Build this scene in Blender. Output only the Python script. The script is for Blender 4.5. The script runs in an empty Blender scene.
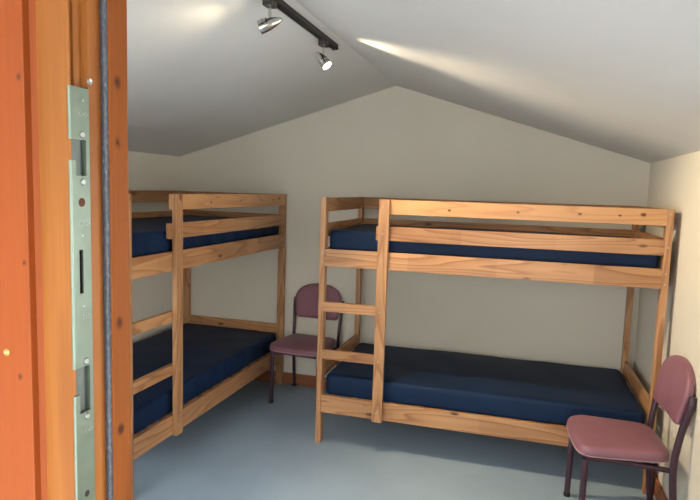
import bpy, bmesh, math, random
from mathutils import Vector, Matrix
C = bpy.context.scene
COL = C.collection
R = math.radians

# ------------------------------------------------------------------ helpers
def tag(o, label=None, cat=None, group=None, kind=None):
    if label: o['label'] = label
    if cat: o['category'] = cat
    if group: o['group'] = group
    if kind: o['kind'] = kind
    return o

def empty(name, loc=(0, 0, 0), rz=0.0):
    o = bpy.data.objects.new(name, None)
    o.empty_display_size = .1
    COL.objects.link(o)
    o.location = loc
    o.rotation_euler = (0, 0, rz)
    return o

def obj(name, bm, mat, parent=None, smooth=False, angle=35):
    me = bpy.data.meshes.new(name)
    bmesh.ops.recalc_face_normals(bm, faces=bm.faces)
    bm.to_mesh(me); bm.free()
    me.materials.append(mat)
    if smooth:
        for p in me.polygons: p.use_smooth = True
        try: me.set_sharp_from_angle(angle=R(angle))
        except Exception: pass
    o = bpy.data.objects.new(name, me)
    COL.objects.link(o)
    if parent: o.parent = parent
    return o

def box(bm, x0, x1, y0, y1, z0, z1, bev=0.0, seg=2):
    r = bmesh.ops.create_cube(bm, size=1.0)
    vs = r['verts']
    for v in vs:
        v.co = Vector(((x0 + x1) / 2 + v.co.x * (x1 - x0), (y0 + y1) / 2 + v.co.y * (y1 - y0), (z0 + z1) / 2 + v.co.z * (z1 - z0)))
    if bev > 0:
        es = set(e for v in vs for e in v.link_edges)
        bmesh.ops.bevel(bm, geom=list(es), offset=bev, segments=seg, profile=.6, affect='EDGES')
    return bm

def bx(*a, **k):
    return box(bmesh.new(), *a, **k)

def prism(bm, pts, axis, a, b):
    """closed polygon of 2-D points extruded along an axis from a to b"""
    def mk(p, t):
        if axis == 'z': return (p[0], p[1], t)
        if axis == 'y': return (p[0], t, p[1])
        return (t, p[0], p[1])
    v0 = [bm.verts.new(mk(p, a)) for p in pts]
    v1 = [bm.verts.new(mk(p, b)) for p in pts]
    n = len(pts)
    bm.faces.new(v0); bm.faces.new(list(reversed(v1)))
    for i in range(n):
        bm.faces.new((v0[i], v0[(i + 1) % n], v1[(i + 1) % n], v1[i]))
    return bm

def lathe(bm, prof, mtx=Matrix(), n=32, caps=True):
    """profile of (r, h) turned about +Z, then moved by mtx"""
    rings = []
    for r, h in prof:
        if r < 1e-6:
            rings.append([bm.verts.new(mtx @ Vector((0, 0, h)))])
        else:
            rings.append([bm.verts.new(mtx @ Vector((r * math.cos(2 * math.pi * i / n), r * math.sin(2 * math.pi * i / n), h))) for i in range(n)])
    for a, b in zip(rings[:-1], rings[1:]):
        for i in range(n):
            j = (i + 1) % n
            if len(a) == 1 and len(b) == 1: continue
            if len(a) == 1: bm.faces.new((a[0], b[i], b[j]))
            elif len(b) == 1: bm.faces.new((a[i], a[j], b[0]))
            else: bm.faces.new((a[i], a[j], b[j], b[i]))
    if caps:
        if len(rings[0]) > 1: bm.faces.new(rings[0])
        if len(rings[-1]) > 1: bm.faces.new(rings[-1])
    return bm

def smooth_path(pts, k=6):
    """Catmull-Rom through points"""
    P = [Vector(p) for p in pts]
    out = []
    for i in range(len(P) - 1):
        p0 = P[max(i - 1, 0)]; p1 = P[i]; p2 = P[i + 1]; p3 = P[min(i + 2, len(P) - 1)]
        for s in range(k):
            t = s / k
            out.append(.5 * ((2 * p1) + (-p0 + p2) * t + (2 * p0 - 5 * p1 + 4 * p2 - p3) * t * t + (-p0 + 3 * p1 - 3 * p2 + p3) * t ** 3))
    out.append(P[-1])
    return out

def tube(bm, pts, ra, rb=None, n=14, up=(1, 0, 0), caps=True):
    """tube along points; oval with half widths ra (along up) and rb"""
    rb = rb or ra
    P = [Vector(p) for p in pts]
    rings = []
    for i, p in enumerate(P):
        t = (P[min(i + 1, len(P) - 1)] - P[max(i - 1, 0)]).normalized()
        u = Vector(up); u = (u - t * u.dot(t))
        if u.length < 1e-4: u = Vector((0, 0, 1)) - t * t.z
        u.normalize(); w = t.cross(u)
        rings.append([bm.verts.new(p + u * (ra * math.cos(2 * math.pi * k / n)) + w * (rb * math.sin(2 * math.pi * k / n))) for k in range(n)])
    for a, b in zip(rings[:-1], rings[1:]):
        for k in range(n):
            j = (k + 1) % n
            bm.faces.new((a[k], a[j], b[j], b[k]))
    if caps:
        bm.faces.new(rings[0]); bm.faces.new(rings[-1])
    return bm

def to_dir(origin, d):
    q = Vector(d).normalized().to_track_quat('Z', 'Y')
    return Matrix.Translation(Vector(origin)) @ q.to_matrix().to_4x4()

# ------------------------------------------------------------------ materials
def new_mat(name):
    m = bpy.data.materials.new(name); m.use_nodes = True
    nt = m.node_tree
    return m, nt, nt.nodes['Principled BSDF']

def N(nt, t, **kw):
    n = nt.nodes.new(t)
    for k, v in kw.items():
        if k in n.inputs.keys(): n.inputs[k].default_value = v
        else: setattr(n, k, v)
    return n

def mix(nt, fac, a, b, blend='MIX'):
    n = nt.nodes.new('ShaderNodeMix'); n.data_type = 'RGBA'; n.blend_type = blend
    for sock, v in ((n.inputs[0], fac), (n.inputs[6], a), (n.inputs[7], b)):
        if isinstance(v, (int, float)): sock.default_value = v
        elif isinstance(v, tuple): sock.default_value = (*v, 1)
        else: nt.links.new(v, sock)
    return n.outputs[2]

def ramp(nt, src, stops):
    n = nt.nodes.new('ShaderNodeValToRGB')
    e = n.color_ramp.elements
    while len(e) < len(stops): e.new(.5)
    for el, (p, c) in zip(e, stops):
        el.position = p; el.color = (*c, 1) if len(c) == 3 else c
    nt.links.new(src, n.inputs[0])
    return n.outputs[0]

def coords(nt, scale=(1, 1, 1), rand=0.0):
    tc = N(nt, 'ShaderNodeTexCoord')
    src = tc.outputs['Object']
    if rand:
        oi = N(nt, 'ShaderNodeObjectInfo')
        ml = N(nt, 'ShaderNodeMath', operation='MULTIPLY'); ml.inputs[1].default_value = rand
        nt.links.new(oi.outputs['Random'], ml.inputs[0])
        va = N(nt, 'ShaderNodeVectorMath', operation='ADD')
        nt.links.new(src, va.inputs[0]); nt.links.new(ml.outputs[0], va.inputs[1])
        src = va.outputs[0]
    mp = N(nt, 'ShaderNodeMapping'); mp.inputs['Scale'].default_value = scale
    nt.links.new(src, mp.inputs['Vector'])
    return mp.outputs[0], src

def bump(nt, src, bsdf, strength=.2, dist=.002):
    b = N(nt, 'ShaderNodeBump'); b.inputs['Strength'].default_value = strength; b.inputs['Distance'].default_value = dist
    nt.links.new(src, b.inputs['Height']); nt.links.new(b.outputs[0], bsdf.inputs['Normal'])

def wood(name, axis, light, dark, knot, rough=.4, ringscale=14, joints=False, knots=.0, coat=0.0, fine=.35, contrast=1.0, spots=(), rand=9.7, spec=.5):
    """flat-sawn boards with their length along the axis, long cathedral grain, fine pores, a few knots"""
    m, nt, b = new_mat(name)
    L = {'x': 0, 'y': 1, 'z': 2}[axis]
    s = [1, 1, 1]; s[L] = .09
    v, raw = coords(nt, tuple(s), rand)
    n1 = N(nt, 'ShaderNodeTexNoise', Scale=5.0, Detail=2.0); nt.links.new(v, n1.inputs['Vector'])
    mm = N(nt, 'ShaderNodeMath', operation='MULTIPLY'); mm.inputs[1].default_value = ringscale
    nt.links.new(n1.outputs['Fac'], mm.inputs[0])
    fr = N(nt, 'ShaderNodeMath', operation='FRACT'); nt.links.new(mm.outputs[0], fr.inputs[0])
    grain = ramp(nt, fr.outputs[0], [(0, (0, 0, 0)), (.62, (.35 * contrast,) * 3), (.86, (1, 1, 1)), (1, (.05, .05, .05))])
    s2 = [220, 220, 220]; s2[L] = 5
    mp = N(nt, 'ShaderNodeMapping'); mp.inputs['Scale'].default_value = s2; nt.links.new(raw, mp.inputs['Vector'])
    n2 = N(nt, 'ShaderNodeTexNoise', Scale=1.0, Detail=3.0); nt.links.new(mp.outputs[0], n2.inputs['Vector'])
    gm = N(nt, 'ShaderNodeMath', operation='MULTIPLY'); gm.inputs[1].default_value = .62 * contrast
    nt.links.new(grain, gm.inputs[0])
    col = mix(nt, gm.outputs[0], light, dark)
    fm = N(nt, 'ShaderNodeMath', operation='MULTIPLY'); fm.inputs[1].default_value = fine
    nt.links.new(n2.outputs['Fac'], fm.inputs[0])
    col = mix(nt, fm.outputs[0], col, dark)
    # broad tone drift
    s3 = [2, 2, 2]; s3[L] = .7
    mp3 = N(nt, 'ShaderNodeMapping'); mp3.inputs['Scale'].default_value = s3; nt.links.new(raw, mp3.inputs['Vector'])
    n3 = N(nt, 'ShaderNodeTexNoise', Scale=2.0, Detail=1.0); nt.links.new(mp3.outputs[0], n3.inputs['Vector'])
    tone = ramp(nt, n3.outputs['Fac'], [(.3, (.82, .80, .78)), (.7, (1.12, 1.12, 1.1))])
    col = mix(nt, 1.0, col, tone, 'MULTIPLY')
    if joints:      # finger-jointed lengths, each of its own tone
        sp = N(nt, 'ShaderNodeSeparateXYZ'); nt.links.new(raw, sp.inputs[0])
        a = N(nt, 'ShaderNodeMath', operation='MULTIPLY'); a.inputs[1].default_value = 1.9; nt.links.new(sp.outputs[L], a.inputs[0])
        fl = N(nt, 'ShaderNodeMath', operation='FLOOR'); nt.links.new(a.outputs[0], fl.inputs[0])
        wn = N(nt, 'ShaderNodeTexWhiteNoise', noise_dimensions='1D'); nt.links.new(fl.outputs[0], wn.inputs['W'])
        tj = ramp(nt, wn.outputs['Value'], [(0, (.84, .80, .76)), (1, (1.08, 1.08, 1.08))])
        col = mix(nt, 1.0, col, tj, 'MULTIPLY')
    if knots:
        s4 = [9, 9, 9]; s4[L] = 3.4
        mp4 = N(nt, 'ShaderNodeMapping'); mp4.inputs['Scale'].default_value = s4; nt.links.new(raw, mp4.inputs['Vector'])
        vo = N(nt, 'ShaderNodeTexVoronoi', Scale=1.0); vo.inputs['Randomness'].default_value = 1.0
        nt.links.new(mp4.outputs[0], vo.inputs['Vector'])
        kn = ramp(nt, vo.outputs['Distance'], [(0, (1, 1, 1)), (knots * .55, (.9, .9, .9)), (knots, (0, 0, 0))])
        col = mix(nt, kn, col, knot)
    if spots:       # knots at their own places, a little drawn out along the board
        tc2 = N(nt, 'ShaderNodeTexCoord')
        wob = N(nt, 'ShaderNodeTexNoise', Scale=60.0, Detail=2.0); nt.links.new(tc2.outputs['Object'], wob.inputs['Vector'])
        ws = N(nt, 'ShaderNodeVectorMath', operation='SCALE'); ws.inputs['Scale'].default_value = .006
        nt.links.new(wob.outputs['Color'], ws.inputs[0])
        ad = N(nt, 'ShaderNodeVectorMath', operation='ADD'); nt.links.new(tc2.outputs['Object'], ad.inputs[0]); nt.links.new(ws.outputs[0], ad.inputs[1])
        for (p, r) in spots:
            sb = N(nt, 'ShaderNodeVectorMath', operation='SUBTRACT'); sb.inputs[1].default_value = (p[0] + .003, p[1] + .003, p[2] + .003)
            nt.links.new(ad.outputs[0], sb.inputs[0])
            q = [1, 1, 1]; q[L] = .75
            for a in range(3):
                if a != L and p[a] == 0: q[a] = 0
            mu = N(nt, 'ShaderNodeVectorMath', operation='MULTIPLY'); mu.inputs[1].default_value = q; nt.links.new(sb.outputs[0], mu.inputs[0])
            le = N(nt, 'ShaderNodeVectorMath', operation='LENGTH'); nt.links.new(mu.outputs[0], le.inputs[0])
            k = ramp(nt, le.outputs['Value'], [(0, (1, 1, 1)), (r * .8, (.9, .9, .9)), (r * 1.25, (0, 0, 0))])
            col = mix(nt, k, col, knot)
    nt.links.new(col, b.inputs['Base Color'])
    b.inputs['Roughness'].default_value = rough; b.inputs['Specular IOR Level'].default_value = spec
    if coat:
        b.inputs['Coat Weight'].default_value = coat; b.inputs['Coat Roughness'].default_value = .22
    bump(nt, n2.outputs['Fac'], b, .12, .001)
    return m

PL, PD, PK = (.555, .305, .142), (.255, .092, .032), (.09, .024, .010)
pine = {a: wood('pine_along_' + a, a, PL, PD, PK, .42, 17, joints=(a != 'z'), knots=.12, contrast=1.25) for a in 'xyz'}
pine_top = wood('pine_knotty_board', 'x', (.62, .335, .148), (.34, .130, .046), PK, .42, 12, contrast=.8, rand=0,
                spots=[((.412, 0, 1.588), .010), ((.80, 0, 1.548), .007), ((1.19, 0, 1.552), .006), ((1.52, 0, 1.556), .007), ((1.725, 0, 1.556), .005), ((1.84, 0, 1.565), .010)])

frame_wood = wood('varnished_frame_wood', 'z', (.42, .155, .032), (.22, .060, .012), (.08, .02, .01), .42, 6, knots=0, spec=.3, coat=.05, contrast=.7, fine=.6)
casing_wood = wood('red_stained_casing_wood', 'z', (.35, .078, .015), (.17, .030, .006), (.05, .012, .008), .42, 7, knots=0, spec=.25, coat=.05, contrast=.6, fine=.4, rand=0,
                   spots=[((2.346, 0, 1.765), .0018), ((2.346, 0, 1.556), .0030), ((2.335, 0, 1.42), .0015)])
stop_wood = wood('red_stained_stop_wood', 'z', (.31, .092, .018), (.14, .030, .006), (.04, .009, .005), .5, 7, knots=0, spec=.12, coat=0, contrast=.7, fine=.45, rand=0,
                 spots=[((0, -3.822, 1.771), .0040), ((0, -3.822, 1.700), .0035), ((0, -3.822, 1.475), .0042), ((0, -3.822, 1.335), .0045)])
base_wood = wood('baseboard_wood', 'x', (.34, .12, .05), (.19, .055, .022), (.06, .02, .01), .5, 6, contrast=.6)

def paint(name, c, rough=.6, nscale=3.0, var=.06, bscale=90, bstr=.15, bdist=.001):
    m, nt, b = new_mat(name)
    v, raw = coords(nt)
    n = N(nt, 'ShaderNodeTexNoise', Scale=nscale, Detail=4.0); nt.links.new(v, n.inputs['Vector'])
    lo = tuple(x * (1 - var) for x in c); hi = tuple(min(1, x * (1 + var)) for x in c)
    nt.links.new(ramp(nt, n.outputs['Fac'], [(.3, lo), (.7, hi)]), b.inputs['Base Color'])
    n2 = N(nt, 'ShaderNodeTexNoise', Scale=bscale, Detail=3.0); nt.links.new(v, n2.inputs['Vector'])
    bump(nt, n2.outputs['Fac'], b, bstr, bdist)
    b.inputs['Roughness'].default_value = rough
    return m

wall_paint = paint('cream_wall_paint', (.72, .67, .565), .55, 1.5, .03, 60, .12)
ceil_paint = paint('white_ceiling_paint', (.68, .675, .65), .5, 2.0, .03, 45, .15)
outer_render = paint('grey_outer_render', (.5, .49, .46), .8)
ground_mat = paint('pale_paving', (.60, .60, .58), .8, 2, .15)

# blue-grey floor sheet with faint scuffs and mottling
floor_mat, nt, b = new_mat('blue_grey_floor_sheet')
v, raw = coords(nt)
n = N(nt, 'ShaderNodeTexNoise', Scale=2.2, Detail=6.0, Roughness=.65); nt.links.new(v, n.inputs['Vector'])
c1 = ramp(nt, n.outputs['Fac'], [(.3, (.275, .362, .445)), (.7, (.33, .425, .51))])
mp = N(nt, 'ShaderNodeMapping'); mp.inputs['Scale'].default_value = (3, 22, 1); mp.inputs['Rotation'].default_value = (0, 0, .6)
nt.links.new(raw, mp.inputs['Vector'])
n2 = N(nt, 'ShaderNodeTexNoise', Scale=1.5, Detail=8.0, Roughness=.75); nt.links.new(mp.outputs[0], n2.inputs['Vector'])
sc = ramp(nt, n2.outputs['Fac'], [(.56, (0, 0, 0)), (.78, (.35, .35, .35))])
c1 = mix(nt, sc, c1, (.42, .49, .53))
nt.links.new(c1, b.inputs['Base Color'])
rr = ramp(nt, n.outputs['Fac'], [(.3, (.30, .30, .30)), (.7, (.42, .42, .42))]); nt.links.new(rr, b.inputs['Roughness'])
bump(nt, n2.outputs['Fac'], b, .06, .001)

# navy wipe-clean mattress cover
navy, nt, b = new_mat('navy_mattress_cover')
v, raw = coords(nt)
n = N(nt, 'ShaderNodeTexNoise', Scale=3.0, Detail=3.0); nt.links.new(v, n.inputs['Vector'])
nt.links.new(ramp(nt, n.outputs['Fac'], [(.3, (.0045, .0155, .046)), (.7, (.0068, .022, .064))]), b.inputs['Base Color'])
b.inputs['Roughness'].default_value = .55
b.inputs['Specular IOR Level'].default_value = .16
n2 = N(nt, 'ShaderNodeTexNoise', Scale=380.0, Detail=1.0); nt.links.new(v, n2.inputs['Vector'])
bump(nt, n2.outputs['Fac'], b, .2, .0006)

# plum vinyl of the chairs
def vinyl_mat(name, c):
    m, nt, b = new_mat(name)
    v, raw = coords(nt)
    n = N(nt, 'ShaderNodeTexVoronoi', Scale=420.0); nt.links.new(v, n.inputs['Vector'])
    n2 = N(nt, 'ShaderNodeTexNoise', Scale=6.0, Detail=3.0); nt.links.new(v, n2.inputs['Vector'])
    nt.links.new(ramp(nt, n2.outputs['Fac'], [(.3, tuple(x * .9 for x in c)), (.7, tuple(x * 1.1 for x in c))]), b.inputs['Base Color'])
    b.inputs['Roughness'].default_value = .42
    bump(nt, n.outputs['Distance'], b, .25, .0006)
    return m
vinyl = vinyl_mat('plum_vinyl', (.235, .098, .128))

def plain(name, c, rough=.4, metal=0.0):
    m, nt, b = new_mat(name)
    v, raw = coords(nt)
    n = N(nt, 'ShaderNodeTexNoise', Scale=40.0, Detail=3.0); nt.links.new(v, n.inputs['Vector'])
    nt.links.new(ramp(nt, n.outputs['Fac'], [(.3, tuple(x * .92 for x in c)), (.7, tuple(min(1, x * 1.06) for x in c))]), b.inputs['Base Color'])
    b.inputs['Roughness'].default_value = rough; b.inputs['Metallic'].default_value = metal
    return m
tube_paint = plain('aubergine_painted_steel', (.045, .016, .030), .28)
piping_mat = plain('pale_stitching', (.45, .33, .33), .6)
steel = plain('galvanised_steel', (.20, .25, .20), .36, .7)  # slight green in the colour stands in for reflected surroundings
screw_steel = plain('bright_screw_steel', (.42, .43, .42), .38, .8)
hole_shade = plain('painted_recess_shade', (.012, .009, .008), .9)  # near-black colour standing in for the shade inside holes and slots
chrome = plain('polished_nickel', (.62, .60, .57), .12, 1.0)
black = plain('black_track', (.010, .0095, .009), .5)
dark_grey = plain('dark_grey_adapter', (.04, .037, .034), .5)
seal_mat, nt, b = new_mat('weathered_black_seal')
v, raw = coords(nt, (1, 1, .35))
n = N(nt, 'ShaderNodeTexNoise', Scale=420.0, Detail=3.0); nt.links.new(v, n.inputs['Vector'])
nt.links.new(ramp(nt, n.outputs['Fac'], [(.45, (.038, .044, .058)), (.62, (.075, .085, .105)), (.78, (.17, .19, .22))]), b.inputs['Base Color'])
b.inputs['Roughness'].default_value = .35
lens_mat, nt, b = new_mat('lit_halogen_lens')
b.inputs['Base Color'].default_value = (1, .95, .85, 1)
b.inputs['Emission Color'].default_value = (1, .86, .62, 1); b.inputs['Emission Strength'].default_value = 14

# ------------------------------------------------------------------ the room
W, D = 3.6935, 3.80
XR, HR, HE = 1.893, 2.454, 1.8936
YF = -3.888                                      # outer face of the front wall and door frame
def S(o): return tag(o, kind='structure')
S(obj('floor', bx(-.15, W + .15, YF, .15, -.12, 0), floor_mat))
LY0, LY1, LZ0, LZ1 = -3.60, -2.25, .80, 1.82          # unseen window added for daylight in the left wall, beyond the foot of the bunk
bm = bmesh.new()
box(bm, -.15, 0, LY1, .15, 0, HE); box(bm, -.15, 0, YF, LY0, 0, HE)
box(bm, -.15, 0, LY0, LY1, 0, LZ0); box(bm, -.15, 0, LY0, LY1, LZ1, HE)
S(obj('wall_left', bm, wall_paint))
WY0, WY1, WZ0, WZ1 = -3.55, -2.05, .85, 1.80          # unseen window added in the right wall, beside the doorway, for more daylight
bm = bmesh.new()
box(bm, W, W + .15, WY1, .15, 0, HE); box(bm, W, W + .15, YF, WY0, 0, HE)
box(bm, W, W + .15, WY0, WY1, 0, WZ0); box(bm, W, W + .15, WY0, WY1, WZ1, HE)
S(obj('wall_right', bm, wall_paint))
bm = bmesh.new(); prism(bm, [(0, 0), (W, 0), (W, HE), (XR, HR), (0, HE)], 'y', 0, .15); S(obj('wall_back', bm, wall_paint))
DX0, DX1, DZ = 2.395, 3.45, 2.06                 # the doorway in the front wall
def roofz(x): return HE + (HR - HE) * (x / XR) if x < XR else HE + (HR - HE) * (W - x) / (W - XR)
bm = bmesh.new()
FX0, FX1, FZ0, FZ1 = .35, 1.95, .85, 1.88            # unseen window added in the front wall, left of the doorway, to brighten inside
prism(bm, [(0, 0), (FX0, 0), (FX0, roofz(FX0)), (0, HE)], 'y', YF + .002, -3.80)
prism(bm, [(FX0, FZ1), (FX1, FZ1), (FX1, roofz(FX1)), (XR, HR), (FX0, roofz(FX0))], 'y', YF + .002, -3.80)
prism(bm, [(FX0, 0), (FX1, 0), (FX1, FZ0), (FX0, FZ0)], 'y', YF + .002, -3.80)
prism(bm, [(FX1, 0), (2.345, 0), (2.345, roofz(2.345)), (FX1, roofz(FX1))], 'y', YF + .002, -3.80)
prism(bm, [(DX1, 0), (W, 0), (W, HE), (DX1, roofz(DX1))], 'y', YF + .002, -3.80)
prism(bm, [(2.345, DZ), (DX1, DZ), (DX1, roofz(DX1)), (2.345, roofz(2.345))], 'y', YF + .002, -3.80)
S(obj('wall_front', bm, wall_paint))
t = .12
bm = bmesh.new()
prism(bm, [(-.35, HE - .35 * .296), (XR, HR), (W + .35, HE - .35 * .311), (W + .35, HE - .35 * .311 + t), (XR, HR + t), (-.35, HE - .35 * .296 + t)], 'y', YF - .05, .25)
S(obj('ceiling', bm, ceil_paint))
S(obj('ground', bx(-9, 13, -14, 9, -.32, -.14), ground_mat))
S(obj('added_porch_roof', bx(1.6, 4.15, -6.1, YF - .05, 2.30, 2.38), outer_render))  # unseen porch roof, added to dim the sky light on the door frame
S(obj('added_porch_wall_right', bx(4.05, 4.15, -6.1, YF - .05, -.14, 2.30), outer_render))  # unseen side wall, added to keep daylight off the door frame
S(obj('added_porch_wall_left', bx(1.60, 1.70, -6.1, YF - .05, -.14, 2.30), outer_render))  # unseen, added likewise to shade the door frame from the left
S(obj('added_garden_wall', bx(-3.5, 8.0, -10.3, -10.0, -.14, 3.4), outer_render))  # unseen wall, added to block low sky light facing the doorway
bh = .096
S(obj('baseboard_back', bx(.016, W - .016, -.016, 0, 0, bh, bev=.002), base_wood))
S(obj('baseboard_left', bx(0, .016, -3.80, 0, 0, bh, bev=.002), base_wood))
S(obj('baseboard_right', bx(W - .016, W, -3.80, 0, 0, bh, bev=.002), base_wood))

glass, nt, b = new_mat('added_window_glass')
tr = N(nt, 'ShaderNodeBsdfTransparent'); gl = N(nt, 'ShaderNodeBsdfGlossy'); gl.inputs['Roughness'].default_value = .02
fz = N(nt, 'ShaderNodeFresnel'); fz.inputs['IOR'].default_value = 1.45
mx = N(nt, 'ShaderNodeMixShader'); nt.links.new(fz.outputs[0], mx.inputs[0]); nt.links.new(tr.outputs[0], mx.inputs[1]); nt.links.new(gl.outputs[0], mx.inputs[2])
nt.links.new(mx.outputs[0], nt.nodes['Material Output'].inputs['Surface'])
def window(name, axis, a0, a1, c0, c1, z0, z1):  # builds one of the unseen windows added to brighten the room
    t = S(empty(name, (0, 0, 0)))
    def bb(bm, u0, u1, v0, v1, q0, q1):
        if axis == 'x': box(bm, u0, u1, v0, v1, q0, q1)
        else: box(bm, v0, v1, u0, u1, q0, q1)
    f = .045; bm = bmesh.new()
    bb(bm, a0, a0 + f, c0, c1, z0, z1); bb(bm, a1 - f, a1, c0, c1, z0, z1)
    bb(bm, a0 + f, a1 - f, c0, c1, z0, z0 + f); bb(bm, a0 + f, a1 - f, c0, c1, z1 - f, z1)
    m = (a0 + a1) / 2; bb(bm, m - .022, m + .022, c0, c1, z0 + f, z1 - f)
    obj('added_window_frame', bm, frame_wood, t)
    for u0, u1 in ((a0 + f, m - .022), (m + .022, a1 - f)):
        bm = bmesh.new(); c = (c0 + c1) / 2; bb(bm, u0, u1, c - .002, c + .002, z0 + f, z1 - f); obj('added_pane', bm, glass, t)
    return t
window('added_window_1', 'x', FX0, FX1, YF + .01, YF + .06, FZ0, FZ1)
window('added_window_3', 'y', LY0, LY1, -.11, -.05, LZ0, LZ1)
window('added_window_2', 'y', WY0, WY1, W + .05, W + .11, WZ0, WZ1)

# ------------------------------------------------------------------ the door frame
XJ = 2.40
door = S(empty('door_1', (0, 0, 0)))
prof = [(2.345, YF), (XJ - .002, YF), (XJ, YF + .002), (XJ, -3.8845), (XJ - .009, -3.8820), (XJ - .009, -3.8735), (XJ - .0065, -3.8725), (XJ - .0065, -3.8645),
        (XJ - .008, -3.8635), (XJ - .008, -3.8595), (XJ, -3.8575), (XJ, -3.835), (2.345, -3.835)]
bm = bmesh.new(); prism(bm, prof, 'z', 0, 2.06)
obj('frame_post', bm, frame_wood, door)
XS = 2.412
bm = bmesh.new()
prism(bm, [(2.345, -3.835), (XS - .001, -3.835), (XS, -3.834), (XS, -3.803), (XS - .002, -3.801), (2.345, -3.801)], 'z', 0, 2.06)
obj('door_stop', bm, stop_wood, door)
# dark seal lying in the corner of the stop, a round bead with a flat lip
bm = bmesh.new()
prism(bm, [(XJ + .0003, -3.837), (XJ + .0030, -3.8385), (XJ + .0062, -3.8385), (XS - .0030, -3.8370), (XS - .0025, -3.835), (XJ + .0003, -3.835)], 'z', 0, 2.02)
obj('rubber_seal', bm, seal_mat, door, smooth=True, angle=50)
# far post and head of the same frame
bm = bmesh.new(); prism(bm, [(3.395, YF), (3.45, YF), (3.45, -3.801), (3.383, -3.801), (3.383, -3.841), (3.395, -3.841)], 'z', 0, 2.06)
obj('frame_post', bm, frame_wood, door)
obj('frame_head', bx(XJ, 3.395, YF, -3.801, 2.02, 2.06), frame_wood, door)
obj('threshold', bx(2.345, 3.45, YF - .03, -3.80, -.10, .012, bev=.003), frame_wood, door)
# outer casing boards
cs = obj('casing_board', bx(2.19, 2.3525, YF - .014, YF, -.02, 2.14, bev=.0015), casing_wood, door)
obj('casing_board', bx(3.44, 3.60, YF - .014, YF + .002, -.02, 2.14, bev=.0015), casing_wood, door)
bm = bmesh.new(); prism(bm, [(2.3528, YF - .005), (2.3528, YF), (2.3575, YF)], 'z', 0, 2.06)
obj('sealant_bead', bm, casing_wood, door)
# a brass screw in the casing
pxz = lambda py: 1.757 - (py - 85) * .001174
bm = bmesh.new(); lathe(bm, [(0.0045, 0), (.0042, .001), (.0025, .0016), (.0008, .0006), (0, .0006)], to_dir((2.3165, YF - .0138, 1.447), (0, -1, 0)), 16)
sc_ = obj('screw', bm, plain('brass', (.62, .42, .16), .3, 1), cs, smooth=True)
bm = bmesh.new(); lathe(bm, [(0.004, 0), (.0036, .001), (.0012, .0004), (0, .0004)], to_dir((XJ - .0002, -3.8545, pxz(77)), (1, 0, 0)), 16)
obj('screw', bm, screw_steel, door, smooth=True)

pocket_steel = plain('dull_pocket_steel', (.13, .15, .135), .45, .6)
# strike plate: long steel strip with two latch windows, a slot, a dark disc for a round hole, and screws
PX0, PX1 = XJ - .0005, XJ + .0022
y0, y1 = YF + .0004, -3.8590
ztop, zbot = pxz(85), .62
def plate_bm():
    bm = bmesh.new()
    cuts = [(pxz(170), pxz(135)), (pxz(410), pxz(362))]
    zz = [ztop, cuts[0][1], cuts[0][0], cuts[1][1], cuts[1][0], zbot]
    sl = (pxz(287), pxz(243))
    ho = (pxz(196) - .0062, pxz(196) + .0062)
    # solid spans, with narrow strips around the openings
    def span(za, zb, ya=y0, yb=y1): box(bm, PX0, PX1, ya, yb, za, zb)
    span(cuts[0][1], ztop)
    for c in cuts:
        h = c[1] - c[0]
        span(c[0], c[1], y1 - .0055, y1)
        span(c[0], c[0] + h * .42, y0, y0 + .0065)
    span(sl[1], cuts[0][0])
    span(sl[0], sl[1], y0, y0 + .0095); span(sl[0], sl[1], y0 + .0155, y1)
    span(cuts[1][1], sl[0])
    span(zbot, cuts[1][0])
    # turned-over outer edge
    for a, b_ in ((cuts[0][1], ztop), (cuts[1][1], cuts[0][0] + .42 * (cuts[0][1] - cuts[0][0])), (zbot, cuts[1][0] + .42 * (cuts[1][1] - cuts[1][0]))):
        prism(bm, [(PX1 + .0002, y0 + .0006), (PX1 - .0034, y0 + .0006), (PX1 - .0034, y0 - .0010), (PX1 - .0018, y0 - .0012), (PX1 - .0006, y0 - .0008), (PX1, y0 - .0002)], 'z', a, b_)
    return bm
plate = obj('strike_plate', plate_bm(), steel, door)
plate['label'] = 'galvanised steel strike plate'
for za, zb in ((pxz(170), pxz(135)), (pxz(410), pxz(362))):
    bm = bmesh.new()       # pressed steel pocket behind each latch window
    box(bm, PX0 - .0035, PX0 - .0030, y0 + .0035, y1 - .002, za - .001, zb + .001)
    box(bm, PX0 - .0040, PX0, y1 - .006, y1 - .005, za, zb)
    box(bm, PX0 - .0040, PX0, y0 + .004, y1 - .005, za - .001, za)
    obj('latch_pocket', bm, pocket_steel, plate)
obj('keyhole_backing', bx(PX0 - .004, PX0 - .002, y0 + .008, y1 - .004, pxz(290), pxz(240)), hole_shade, plate)
def small_disc(bm, y, z, r, h=.0009):
    lathe(bm, [(r, 0), (r * .85, h), (r * .3, h), (0, h * .3)], to_dir((PX1 - .0001, y, z), (1, 0, 0)), 16)
ym = (y0 + y1) / 2
for py in (130, 176, 357, 415):
    bm = bmesh.new(); small_disc(bm, ym + .003, pxz(py), .0044, .0002); obj('countersink_shade', bm, hole_shade, plate)  # dark disc around the screw, painted shade to suggest relief
    bm = bmesh.new(); small_disc(bm, ym + .003, pxz(py), .0035, .0014); obj('screw', bm, screw_steel, plate, smooth=True)
bm = bmesh.new()
for py in (110, 217, 311, 430):      # pairs of small raised stamp marks
    for dy in (.001, .0085):
        zc = pxz(py)
        tube(bm, [(PX1, ym + dy + .0022 * math.cos(a * .8), zc + .0022 * math.sin(a * .8)) for a in range(1, 7)], .0005, n=6)
        box(bm, PX1 - .0002, PX1 + .0005, ym + dy + .0026, ym + dy + .0034, zc - .0018, zc + .0012)
obj('stamp_mark', bm, screw_steel, plate)
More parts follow.
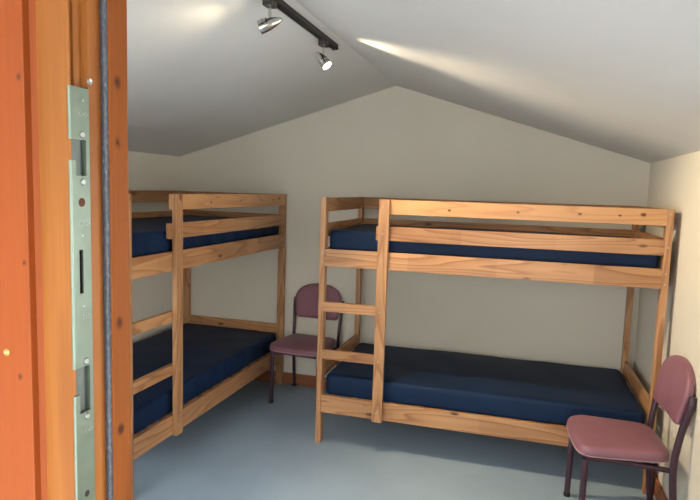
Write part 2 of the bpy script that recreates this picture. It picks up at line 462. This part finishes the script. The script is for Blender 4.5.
bm = bmesh.new(); lathe(bm, [(.0052, -.001), (.0052, .0002), (0, .0002)], to_dir((PX1, ym + .0005, pxz(196)), (1, 0, 0)), 24)
obj('round_hole_disc', bm, plain('brown_hole_shade', (.10, .035, .015), .8), plate)  # solid disc, coloured dark brown so that it looks sunk
for py in (97, 229, 300, 498):
    bm = bmesh.new(); small_disc(bm, ym + (.005 if py == 97 else .001), pxz(py), .0014 if py < 400 else .004, .0004)
    obj('pin_hole', bm, screw_steel if py < 400 else hole_shade, plate, smooth=True)

# ------------------------------------------------------------------ bunk beds
L, WD, H = 1.991, .950, 1.60
PW, PDp = .035, .055              # post width (along the bed) and depth
TH = .026                         # board thickness
ZB1, ZB2, ZU1, ZU2 = .211, .324, 1.167, 1.276
GA, GB, GC = 1.510, 1.4365, 1.3485
LX, LW = .381, .064
EB = .0022
def bolt_bm(pts, d):
    bm = bmesh.new()
    for p in pts: lathe(bm, [(.0050, 0), (.0048, .0012), (.0030, .0018), (.0028, .0006), (0, .0006)], to_dir(p, d), 12)
    return bm
def make_bunk(label):
    t = tag(empty('bunk_bed'), label, 'bunk bed', 'pine bunk beds')
    for x0 in (0, L - PW):
        for back in (0, 1):
            ya, yb = (0, PDp) if not back else (WD - PDp, WD)
            p = obj('post', bx(x0, x0 + PW, ya, yb, 0, H, bev=EB), pine['z'], t)
            yy, d = (0, (0, -1, 0)) if not back else (WD, (0, 1, 0))
            for z in (1.573, GB + .0 - .044, ZU2 - .025, ZU1 + .025, ZB2 - .025, ZB1 + .025):
                obj('bolt', bolt_bm([(x0 + PW / 2, yy, z)], d), screw_steel, p, smooth=True)
    for x0 in (PW, ):
        for ya, yb in ((.001, .001 + TH), (WD - TH - .001, WD - .001)):
            obj('side_rail', bx(PW, L - PW, ya, yb, ZB1, ZB2, bev=EB), pine['x'], t)
            obj('side_rail', bx(PW, L - PW, ya, yb, ZU1, ZU2, bev=EB), pine['x'], t)
    for z0, z1, xa in ((GA, H, LX + .006), (GC, GB, LX - .020)):
        obj('guard_rail', bx(xa, L - PW, .001, .001 + TH, z0, z1 - .0015, bev=EB), pine_top if z1 == H else pine['x'], t)
        obj('guard_rail', bx(PW, L - PW, WD - TH - .001, WD - .001, z0, z1 - .0015, bev=EB), pine['x'], t)
    for x0 in (.004, L - .004 - .022):
        for z0, z1 in ((.425, .515), (ZU1, ZU2), (GC, GB), (GA, H - .0015)):
            obj('end_rail', bx(x0, x0 + .022, PDp, WD - PDp, z0, z1, bev=EB), pine['y'], t)
    lp = obj('ladder_post', bx(LX, LX + LW, -.028, 0, ZB1 - .006, H, bev=EB), pine['z'], t)
    for z in (1.555, 1.392, 1.222, .905, .594, .267):
        obj('bolt', bolt_bm([(LX + LW * .42, -.028, z)], (0, -1, 0)), screw_steel, lp, smooth=True)
    for z1 in (.936, .6247):
        obj('rung', bx(PW, LX + .035, .001, .001 + .030, z1 - .060, z1, bev=EB), pine['x'], t)
    for zt in (ZB2 - .004, ZU2 - .005):
        bm = bmesh.new()
        for i in range(14):
            xc = .10 + i * (L - .20) / 13
            box(bm, xc - .035, xc + .035, TH + .004, WD - TH - .004, zt - .018, zt)
        for ya, yb in ((TH + .002, TH + .024), (WD - TH - .024, WD - TH - .002)):
            box(bm, PW + .002, L - PW - .002, ya, yb, zt - .042, zt - .018)
        obj('slatted_base', bm, pine['y'], t)
    return t

def copy_tree(o, parent=None):
    c = o.copy(); COL.objects.link(c); c.parent = parent
    for ch in list(o.children): copy_tree(ch, c)
    return c

def mattress_mesh(seed, thick):
    rnd = random.Random(seed)
    x0, x1, yy0, yy1 = PW + .012, L - PW - .012, TH + .012, WD - TH - .012
    nx, ny, r = 96, 44, .022
    bm = bmesh.new()
    ph = [rnd.uniform(0, 6.28) for _ in range(8)]
    def edge(u, a, b):                      # rounded drop near the edge
        d = min(u - a, b - u)
        return d
    # closed box grid: top sheet, sides from rounding profile, bottom
    import itertools
    def topz(x, y):
        z = .006 * math.sin(math.pi * (x - x0) / (x1 - x0)) * math.sin(math.pi * (y - yy0) / (yy1 - yy0))
        z += .0018 * math.sin(5.1 * x + 3 * y + ph[0]) + .0014 * math.sin(9 * x - 5 * y + ph[1]) + .0010 * math.sin(17 * x + 11 * y + ph[2])
        return z
    # loops going from bottom centre outward, up the side and onto the top
    prof = [(-.03, 0), (-.008, .0), (-.0015, .006), (0, .018), (.0015, thick * .5), (0, thick - .028), (-.002, thick - .014), (-.007, thick - .005), (-.016, thick - .001), (-.03, thick)]
    def ring(off, z, wob):
        pts = []
        a0, a1, b0, b1 = x0 - off, x1 + off, yy0 - off, yy1 + off
        cr = .035 + max(off, -.03)
        seq = []
        def line(p, q, n):
            for i in range(n): seq.append((p[0] + (q[0] - p[0]) * i / n, p[1] + (q[1] - p[1]) * i / n))
        def arc(cx, cy, s):
            for i in range(5):
                a = s + i / 5 * math.pi / 2
                seq.append((cx + cr * math.cos(a), cy + cr * math.sin(a)))
        arc(a1 - cr, b1 - cr, 0); line((a1 - cr, b1), (a0 + cr, b1), 60)
        arc(a0 + cr, b1 - cr, math.pi / 2); line((a0, b1 - cr), (a0, b0 + cr), 28)
        arc(a0 + cr, b0 + cr, math.pi); line((a0 + cr, b0), (a1 - cr, b0), 60)
        arc(a1 - cr, b0 + cr, 1.5 * math.pi); line((a1, b0 + cr), (a1, b1 - cr), 28)
        for (x, y) in seq:
            w = wob * (.0022 * math.sin(13 * x + 7 * y + ph[3]) + .0016 * math.sin(31 * x - 17 * y + ph[4]) + .001 * math.sin(70 * x + 40 * y + ph[5]))
            nxv = (x - (a0 + a1) / 2) / (a1 - a0) * 2; nyv = (y - (b0 + b1) / 2) / (b1 - b0) * 2
            dx = -w if nxv < -.97 else (w if nxv > .97 else 0); dy = -w if nyv < -.95 else (w if nyv > .95 else 0)
            pts.append(bm.verts.new((x + min(max(dx, -.004), .004), y + dy, z + topz(x, y) * (z / thick) * .9)))
        return pts
    rings = [ring(o, z, 1 if 0 < z < thick else .3) for o, z in prof]
    for a, b_ in zip(rings[:-1], rings[1:]):
        n = len(a)
        for i in range(n):
            j = (i + 1) % n
            bm.faces.new((a[i], a[j], b_[j], b_[i]))
    bm.faces.new(rings[0])
    # fill the top with shrinking rings
    last = rings[-1]; cx, cy = (x0 + x1) / 2, (yy0 + yy1) / 2
    K = 9
    base = [(v.co.x, v.co.y) for v in last]
    for k in range(1, K):
        s = 1 - k / K
        cur = []
        for (x, y) in base:
            hx = (x1 - x0) / 2; hy = (yy1 - yy0) / 2
            ins = (1 - s) * hy * .97
            X = cx + (x - cx) * (hx - ins) / hx; Y = cy + (y - cy) * (hy - ins) / hy
            cur.append(bm.verts.new((X, Y, thick + topz(X, Y))))
        n = len(cur)
        for i in range(n):
            j = (i + 1) % n
            bm.faces.new((last[i], last[j], cur[j], cur[i]))
        last = cur
    bm.faces.new(last)
    bmesh.ops.triangulate(bm, faces=[f for f in bm.faces if len(f.verts) > 4])
    return bm

def mattress(bed, z, label, seed, thick=.118):
    o = obj('mattress', mattress_mesh(seed, thick), navy, None, smooth=True, angle=60)
    o.location = Vector(bed.location) + Vector((0, 0, z)); o.rotation_euler = bed.rotation_euler
    return tag(o, label, 'mattress', 'navy mattresses on the bunk beds')

bunk_r = make_bunk('pine bunk bed standing along the back wall beneath the gable')
bunk_r.location = (1.6642, -1.0004, 0); bunk_r.rotation_euler = (0, 0, R(.84))
bunk_l = copy_tree(bunk_r)
bunk_l.location = (1.0157, -2.0127, 0); bunk_l.rotation_euler = (0, 0, R(90))
bunk_l['label'] = 'pine bunk bed standing along the left wall beside the door frame'
mattress(bunk_r, ZB2 - .004, 'navy mattress on the lower bunk of the bed along the back wall', 1, .132)
mattress(bunk_r, ZU2 - .005, 'navy mattress on the top bunk of the bed along the back wall', 2, .122)
mattress(bunk_l, ZB2 - .004, 'navy mattress on the lower bunk of the bed along the left wall', 3, .132)
mattress(bunk_l, ZU2 - .005, 'navy mattress on the top bunk of the bed along the left wall', 4, .122)

# ------------------------------------------------------------------ chairs
def seat_outline(n=104):
    """rounded trapezoid, wider and fuller at the front (-y)"""
    pts = []
    for i in range(n):
        a = 2 * math.pi * i / n
        c, s = math.cos(a), math.sin(a)
        e = 6.5
        k = (abs(c) ** e + abs(s) ** e) ** (-1 / e)
        x, y = k * c, k * s
        wdt = .232 - .036 * (y + 1) / 2
        yy = .208 * y
        if y < 0: yy -= .014 * (1 - x * x)
        pts.append((x * wdt, yy))
    return pts

def pad(outl, layers, place):
    """stack of scaled outlines -> closed cushion; place(x, y, h) -> 3-D"""
    bm = bmesh.new(); rings = []
    for s, h in layers:
        rings.append([bm.verts.new(place(x * s, y * s, h)) for x, y in outl])
    n = len(outl)
    for a, b_ in zip(rings[:-1], rings[1:]):
        for i in range(n):
            j = (i + 1) % n
            bm.faces.new((a[i], a[j], b_[j], b_[i]))
    bm.faces.new(rings[0]); bm.faces.new(rings[-1])
    return bm

def back_outline(n_arc=40):
    """full rounded top, straight sides drawn in towards a flat bottom with round corners; h from 0 to .29"""
    wt, hh = .202, .285
    pts = []
    cyt = .150
    for i in range(n_arc + 1):
        a = math.pi * i / n_arc
        e = 2.25
        c, s = math.cos(a), math.sin(a)
        k = (abs(c) ** e + abs(s) ** e) ** (-1 / e)
        pts.append((wt * k * c, cyt + (hh - cyt) * k * s))
    wb, r = .186, .035
    for i in range(1, 6): pts.append((-wt + (wt - wb) * i / 6, cyt - (cyt - r) * i / 6))
    for i in range(7):
        a = math.pi + math.pi / 2 * i / 6
        pts.append((-wb + r + r * math.cos(a), r + r * math.sin(a)))
    for i in range(1, 10): pts.append((-wb + r + (2 * wb - 2 * r) * i / 10, 0))
    for i in range(7):
        a = -math.pi / 2 + math.pi / 2 * i / 6
        pts.append((wb - r + r * math.cos(a), r + r * math.sin(a)))
    for i in range(1, 6): pts.append((wb + (wt - wb) * i / 6, r + (cyt - r) * i / 6))
    return pts

BZ = .598
def back_place(x, h, d):
    """point on the leaning, slightly hollowed backrest: d = towards the sitter"""
    lean = R(11)
    curve = .30 * x * x
    yb = .238 + math.sin(lean) * h - curve - math.cos(lean) * d
    return Vector((x, yb, BZ + math.cos(lean) * h + math.sin(lean) * d))

def make_chair(label):
    t = tag(empty('side_chair'), label, 'chair', 'plum vinyl chairs')
    ol = seat_outline()
    def place(x, y, h): return (x, y, .416 + h + (-.010 * max(0, (-y - .13)) / .1) * (h > .0))
    lay = [(.93, 0), (.985, .003), (1.0, .010), (1.006, .022), (1.0, .034), (.975, .044), (.93, .050), (.84, .0535), (.65, .056), (.4, .057), (.15, .0575)]
    s = obj('seat', pad(ol, lay, place), vinyl, t, smooth=True, angle=70)
    bm = bmesh.new()
    n = len(ol)
    ring = [Vector((x * 1.004, y * 1.004,   .4225)) for x, y in ol]; ring.append(ring[0])
    tube(bm, ring, .0022, n=6, up=(0, 0, 1), caps=False)
    obj('seat_piping', bm, piping_mat, s, smooth=True)
    bo = back_outline()
    cx = 0; cy = .135
    bo2 = [(x, h - cy) for x, h in bo]
    lay = [(.93, -.006), (.985, -.004), (1.0, .004), (1.0, .016), (.98, .024), (.93, .029), (.8, .032), (.5, .034), (.2, .035)]
    b_ = obj('backrest', pad(bo2, lay, lambda x, h, d: back_place(x, h + cy, d)), vinyl, t, smooth=True, angle=70)
    # front legs
    for sx in (-1, 1):
        bm = bmesh.new()
        tube(bm, [(sx * .196, -.182, .012), (sx * .190, -.176, .396)], .0160, .0160, up=(0, 1, 0))
        lg = obj('leg', bm, tube_paint, t, smooth=True)
        bm = bmesh.new(); lathe(bm, [(.0165, 0), (.0180, .003), (.0180, .016), (.0165, .020)], Matrix.Translation((sx * .1962, -.1822, 0)), 16)
        obj('foot_cap', bm, black, lg, smooth=True)
        # rear tube: floor, up past the seat, then leaning back beside the backrest
        path = smooth_path([(sx * .200, .245, .012), (sx * .198, .226, .18), (sx * .196, .210, .36), (sx * .197, .212, .46), (sx * .202, .232, .60),
                            (sx * .212, .253, .70), (sx * .209, .262, .755)], 6)
        bm = bmesh.new(); tube(bm, path, .0120, .0165, up=(1, 0, 0))
        lg = obj('leg', bm, tube_paint, t, smooth=True)
        bm = bmesh.new(); lathe(bm, [(.0175, 0), (.0200, .003), (.0200, .016), (.0175, .020)], Matrix.Translation((sx * .200, .2465, 0)), 16)
        obj('foot_cap', bm, black, lg, smooth=True)
        bm = bmesh.new(); tube(bm, [(sx * .190, -.176, .397), (sx * .186, 0, .397), (sx * .194, .212, .385)], .0095, .013, up=(1, 0, 0))
        obj('side_tube', bm, tube_paint, t, smooth=True)
    for yy, xx, zz in ((-.150, .188, .392), (.150, .190, .386)):
        bm = bmesh.new(); tube(bm, [(-xx, yy, zz), (xx, yy, zz)], .010, n=12, up=(0, 0, 1))
        obj('cross_tube', bm, tube_paint, t, smooth=True)
    bm = bmesh.new(); tube(bm, [(-.17, -.15, .384), (0, .02, .372), (.17, .15, .384)], .007, n=8, up=(0, 0, 1))
    obj('seat_brace', bm, tube_paint, t, smooth=True)
    return t

chair_a = make_chair('plum vinyl chair in the near right corner by the right wall')
chair_a.location = (3.402, -1.322, 0); chair_a.rotation_euler = (0, 0, R(-90 + 4.5))
chair_b = copy_tree(chair_a)
chair_b.location = (1.305, -.285, 0); chair_b.rotation_euler = (0, 0, R(-3))
chair_b['label'] = 'plum vinyl chair against the back wall between the two bunk beds'

# ------------------------------------------------------------------ track lights
TX = 1.842
tzc = roofz(TX)
ang = math.atan((HR - HE) / XR)
track = tag(empty('track_rail', (TX, -1.335, tzc)), 'black track rail along the ceiling just left of the ridge', 'track rail')
bm = box(bmesh.new(), -.0155, .0155, -1.9, 0, -.027, .002, bev=.002)
bmesh.ops.rotate(bm, verts=bm.verts, cent=(0, 0, 0), matrix=Matrix.Rotation(-ang * .35, 3, 'Y'))
obj('rail', bm, black, track)
bm = box(bmesh.new(), -.0165, .0165, -.002, .010, -.0285, .001, bev=.002)
bmesh.ops.rotate(bm, verts=bm.verts, cent=(0, 0, 0), matrix=Matrix.Rotation(-ang * .35, 3, 'Y'))
obj('end_cap', bm, black, track)
bm = bmesh.new()
box(bm, -.006, .006, -1.88, -.02, -.0285, -.0265)
bmesh.ops.rotate(bm, verts=bm.verts, cent=(0, 0, 0), matrix=Matrix.Rotation(-ang * .35, 3, 'Y'))
obj('contact_groove', bm, hole_shade, track)

def make_spot(y, d, label, energy, leak=None):
    zt = tzc - .026
    t = tag(empty('spotlight', (TX - .004, y, zt)), label, 'spotlight', 'spotlights on the track')
    d = Vector(d).normalized()
    obj('adapter', bx(-.020, .020, -.030, .030, -.024, .010, bev=.003), dark_grey, t)
    bm = bmesh.new(); tube(bm, [(0, 0, -.022), (0, 0, -.070)], .0068, n=14, up=(1, 0, 0))
    obj('stem', bm, chrome, t, smooth=True)
    piv = Vector((0, 0, -.076))
    side = d.cross(Vector((0, 0, 1))); side.normalize()
    upv = side.cross(d); upv.normalize()
    org = piv - upv * .014 - d * .050
    M = to_dir(org, d)
    prof = [(0, -.004), (.0045, -.002), (.010, .008), (.016, .022), (.021, .038), (.0245, .055), (.0268, .072), (.028, .090), (.0285, .100),
            (.0270, .100), (.0262, .088), (.0240, .070), (.0, .062)]
    bm = bmesh.new(); lathe(bm, prof, M, 40, caps=False)
    head = obj('lamp_shade', bm, chrome, t, smooth=True, angle=50)
    bm = bmesh.new(); lathe(bm, [(0, .0), (.0055, .002), (.0075, .007), (.0055, .012), (0, .014)], to_dir(piv + Vector((0, 0, .007)), (0, 0, -1)), 20)
    obj('knuckle', bm, chrome, t, smooth=True)
    # cooling slot, a dark crescent across the top of the shade
    bm = bmesh.new()
    for hh in (.062, .080):
        rr_ = .0262 if hh < .07 else .0276
        pts = [M @ Vector((rr_ * math.cos(a), rr_ * math.sin(a), hh)) for a in [k * math.pi / 10 for k in range(11)]]
        tube(bm, pts, .0016, n=6, up=tuple(d))
    obj('cooling_slot', bm, hole_shade, head, smooth=True)
    bm = bmesh.new(); lathe(bm, [(.0245, .0925), (.020, .0955), (.010, .0972), (0, .0975)], M, 32, caps=False)
    obj('lens', bm, lens_mat, head, smooth=True)
    base = Vector(t.location)
    ld = bpy.data.lights.new('spot_beam', 'SPOT'); ld.energy = energy; ld.color = (1, .80, .52)
    ld.spot_size = R(112); ld.spot_blend = .9; ld.shadow_soft_size = .018
    lo = bpy.data.objects.new('spot_beam', ld); COL.objects.link(lo)
    lo.location = base + org + d * .112
    lo.rotation_euler = d.to_track_quat('-Z', 'Y').to_euler()
    if leak:        # light escaping through the slots in the shade
        l2 = bpy.data.lights.new('slot_leak', 'SPOT'); l2.energy = leak[1]; l2.color = (1, .82, .58)
        l2.spot_size = R(leak[2]); l2.spot_blend = .8; l2.shadow_soft_size = .03
        o2 = bpy.data.objects.new('slot_leak', l2); COL.objects.link(o2)
        ldv = Vector(leak[0]).normalized()
        o2.location = base + piv + ldv * .045
        o2.rotation_euler = ldv.to_track_quat('-Z', 'Y').to_euler()
    return t, base + org

make_spot(-1.50, (.66, -.03, -.75), 'lit nickel bullet spotlight near the end of the black track', 62, leak=((1, -.02, -.09), 8, 64))
make_spot(-2.165, (-.90, -.26, -.36), 'nickel bullet spotlight nearer the top edge, turned to the left', 2.2)

# ------------------------------------------------------------------ light
w = bpy.data.worlds.new('overcast'); C.world = w; w.use_nodes = True
nt = w.node_tree; bg = nt.nodes['Background']
tc = N(nt, 'ShaderNodeTexCoord'); sp = N(nt, 'ShaderNodeSeparateXYZ'); nt.links.new(tc.outputs['Generated'], sp.inputs[0])
sky = ramp(nt, sp.outputs[2], [(0, (.90, .90, .88)), (.5, (.88, .93, .98)), (1, (.84, .92, 1.0))])
nt.links.new(sky, bg.inputs['Color']); bg.inputs['Strength'].default_value = 6.2
def portal(name, loc, rot, sx, sy_):
    pl = bpy.data.lights.new(name, 'AREA'); pl.shape = 'RECTANGLE'; pl.size = sx; pl.size_y = sy_; pl.cycles.is_portal = True
    po = bpy.data.objects.new(name, pl); COL.objects.link(po); po.location = loc; po.rotation_euler = rot
portal('door_portal', ((XJ + 3.39) / 2, YF - .02, 1.01), (R(90), 0, 0), 1.0, 2.0)
portal('added_front_window_portal', ((FX0 + FX1) / 2, YF - .01, (FZ0 + FZ1) / 2), (R(90), 0, 0), FX1 - FX0, FZ1 - FZ0)  # this and the next portals serve the added windows
portal('added_left_window_portal', (-.16, (LY0 + LY1) / 2, (LZ0 + LZ1) / 2), (0, R(-90), 0), LZ1 - LZ0, LY1 - LY0)
portal('added_side_window_portal', (W + .16, (WY0 + WY1) / 2, (WZ0 + WZ1) / 2), (0, R(90), 0), WZ1 - WZ0, WY1 - WY0)

# ------------------------------------------------------------------ camera
cd = bpy.data.cameras.new('camera'); cam = bpy.data.objects.new('camera', cd); COL.objects.link(cam)
yaw, pit, rol = R(16.7334), R(5.9261), R(1.7411)
cy, sy, cp, spn = math.cos(yaw), math.sin(yaw), math.cos(pit), math.sin(pit)
F = Vector((-sy * cp, cy * cp, -spn)); Rt = Vector((cy, sy, 0)); U = Rt.cross(F)
R2 = Rt * math.cos(rol) + U * math.sin(rol); U2 = U * math.cos(rol) - Rt * math.sin(rol)
M = Matrix((R2, U2, -F)).transposed().to_4x4(); M.translation = (2.894, -4.4251, 1.6504)
cam.matrix_world = M
cd.sensor_width = 36; cd.lens = 578.163 / 700 * 36; cd.clip_start = .02
C.camera = cam
C.view_settings.view_transform = 'Standard'; C.view_settings.look = 'None'; C.view_settings.gamma = 1
C.view_settings.use_curve_mapping = False
C.view_settings.exposure = 1.2
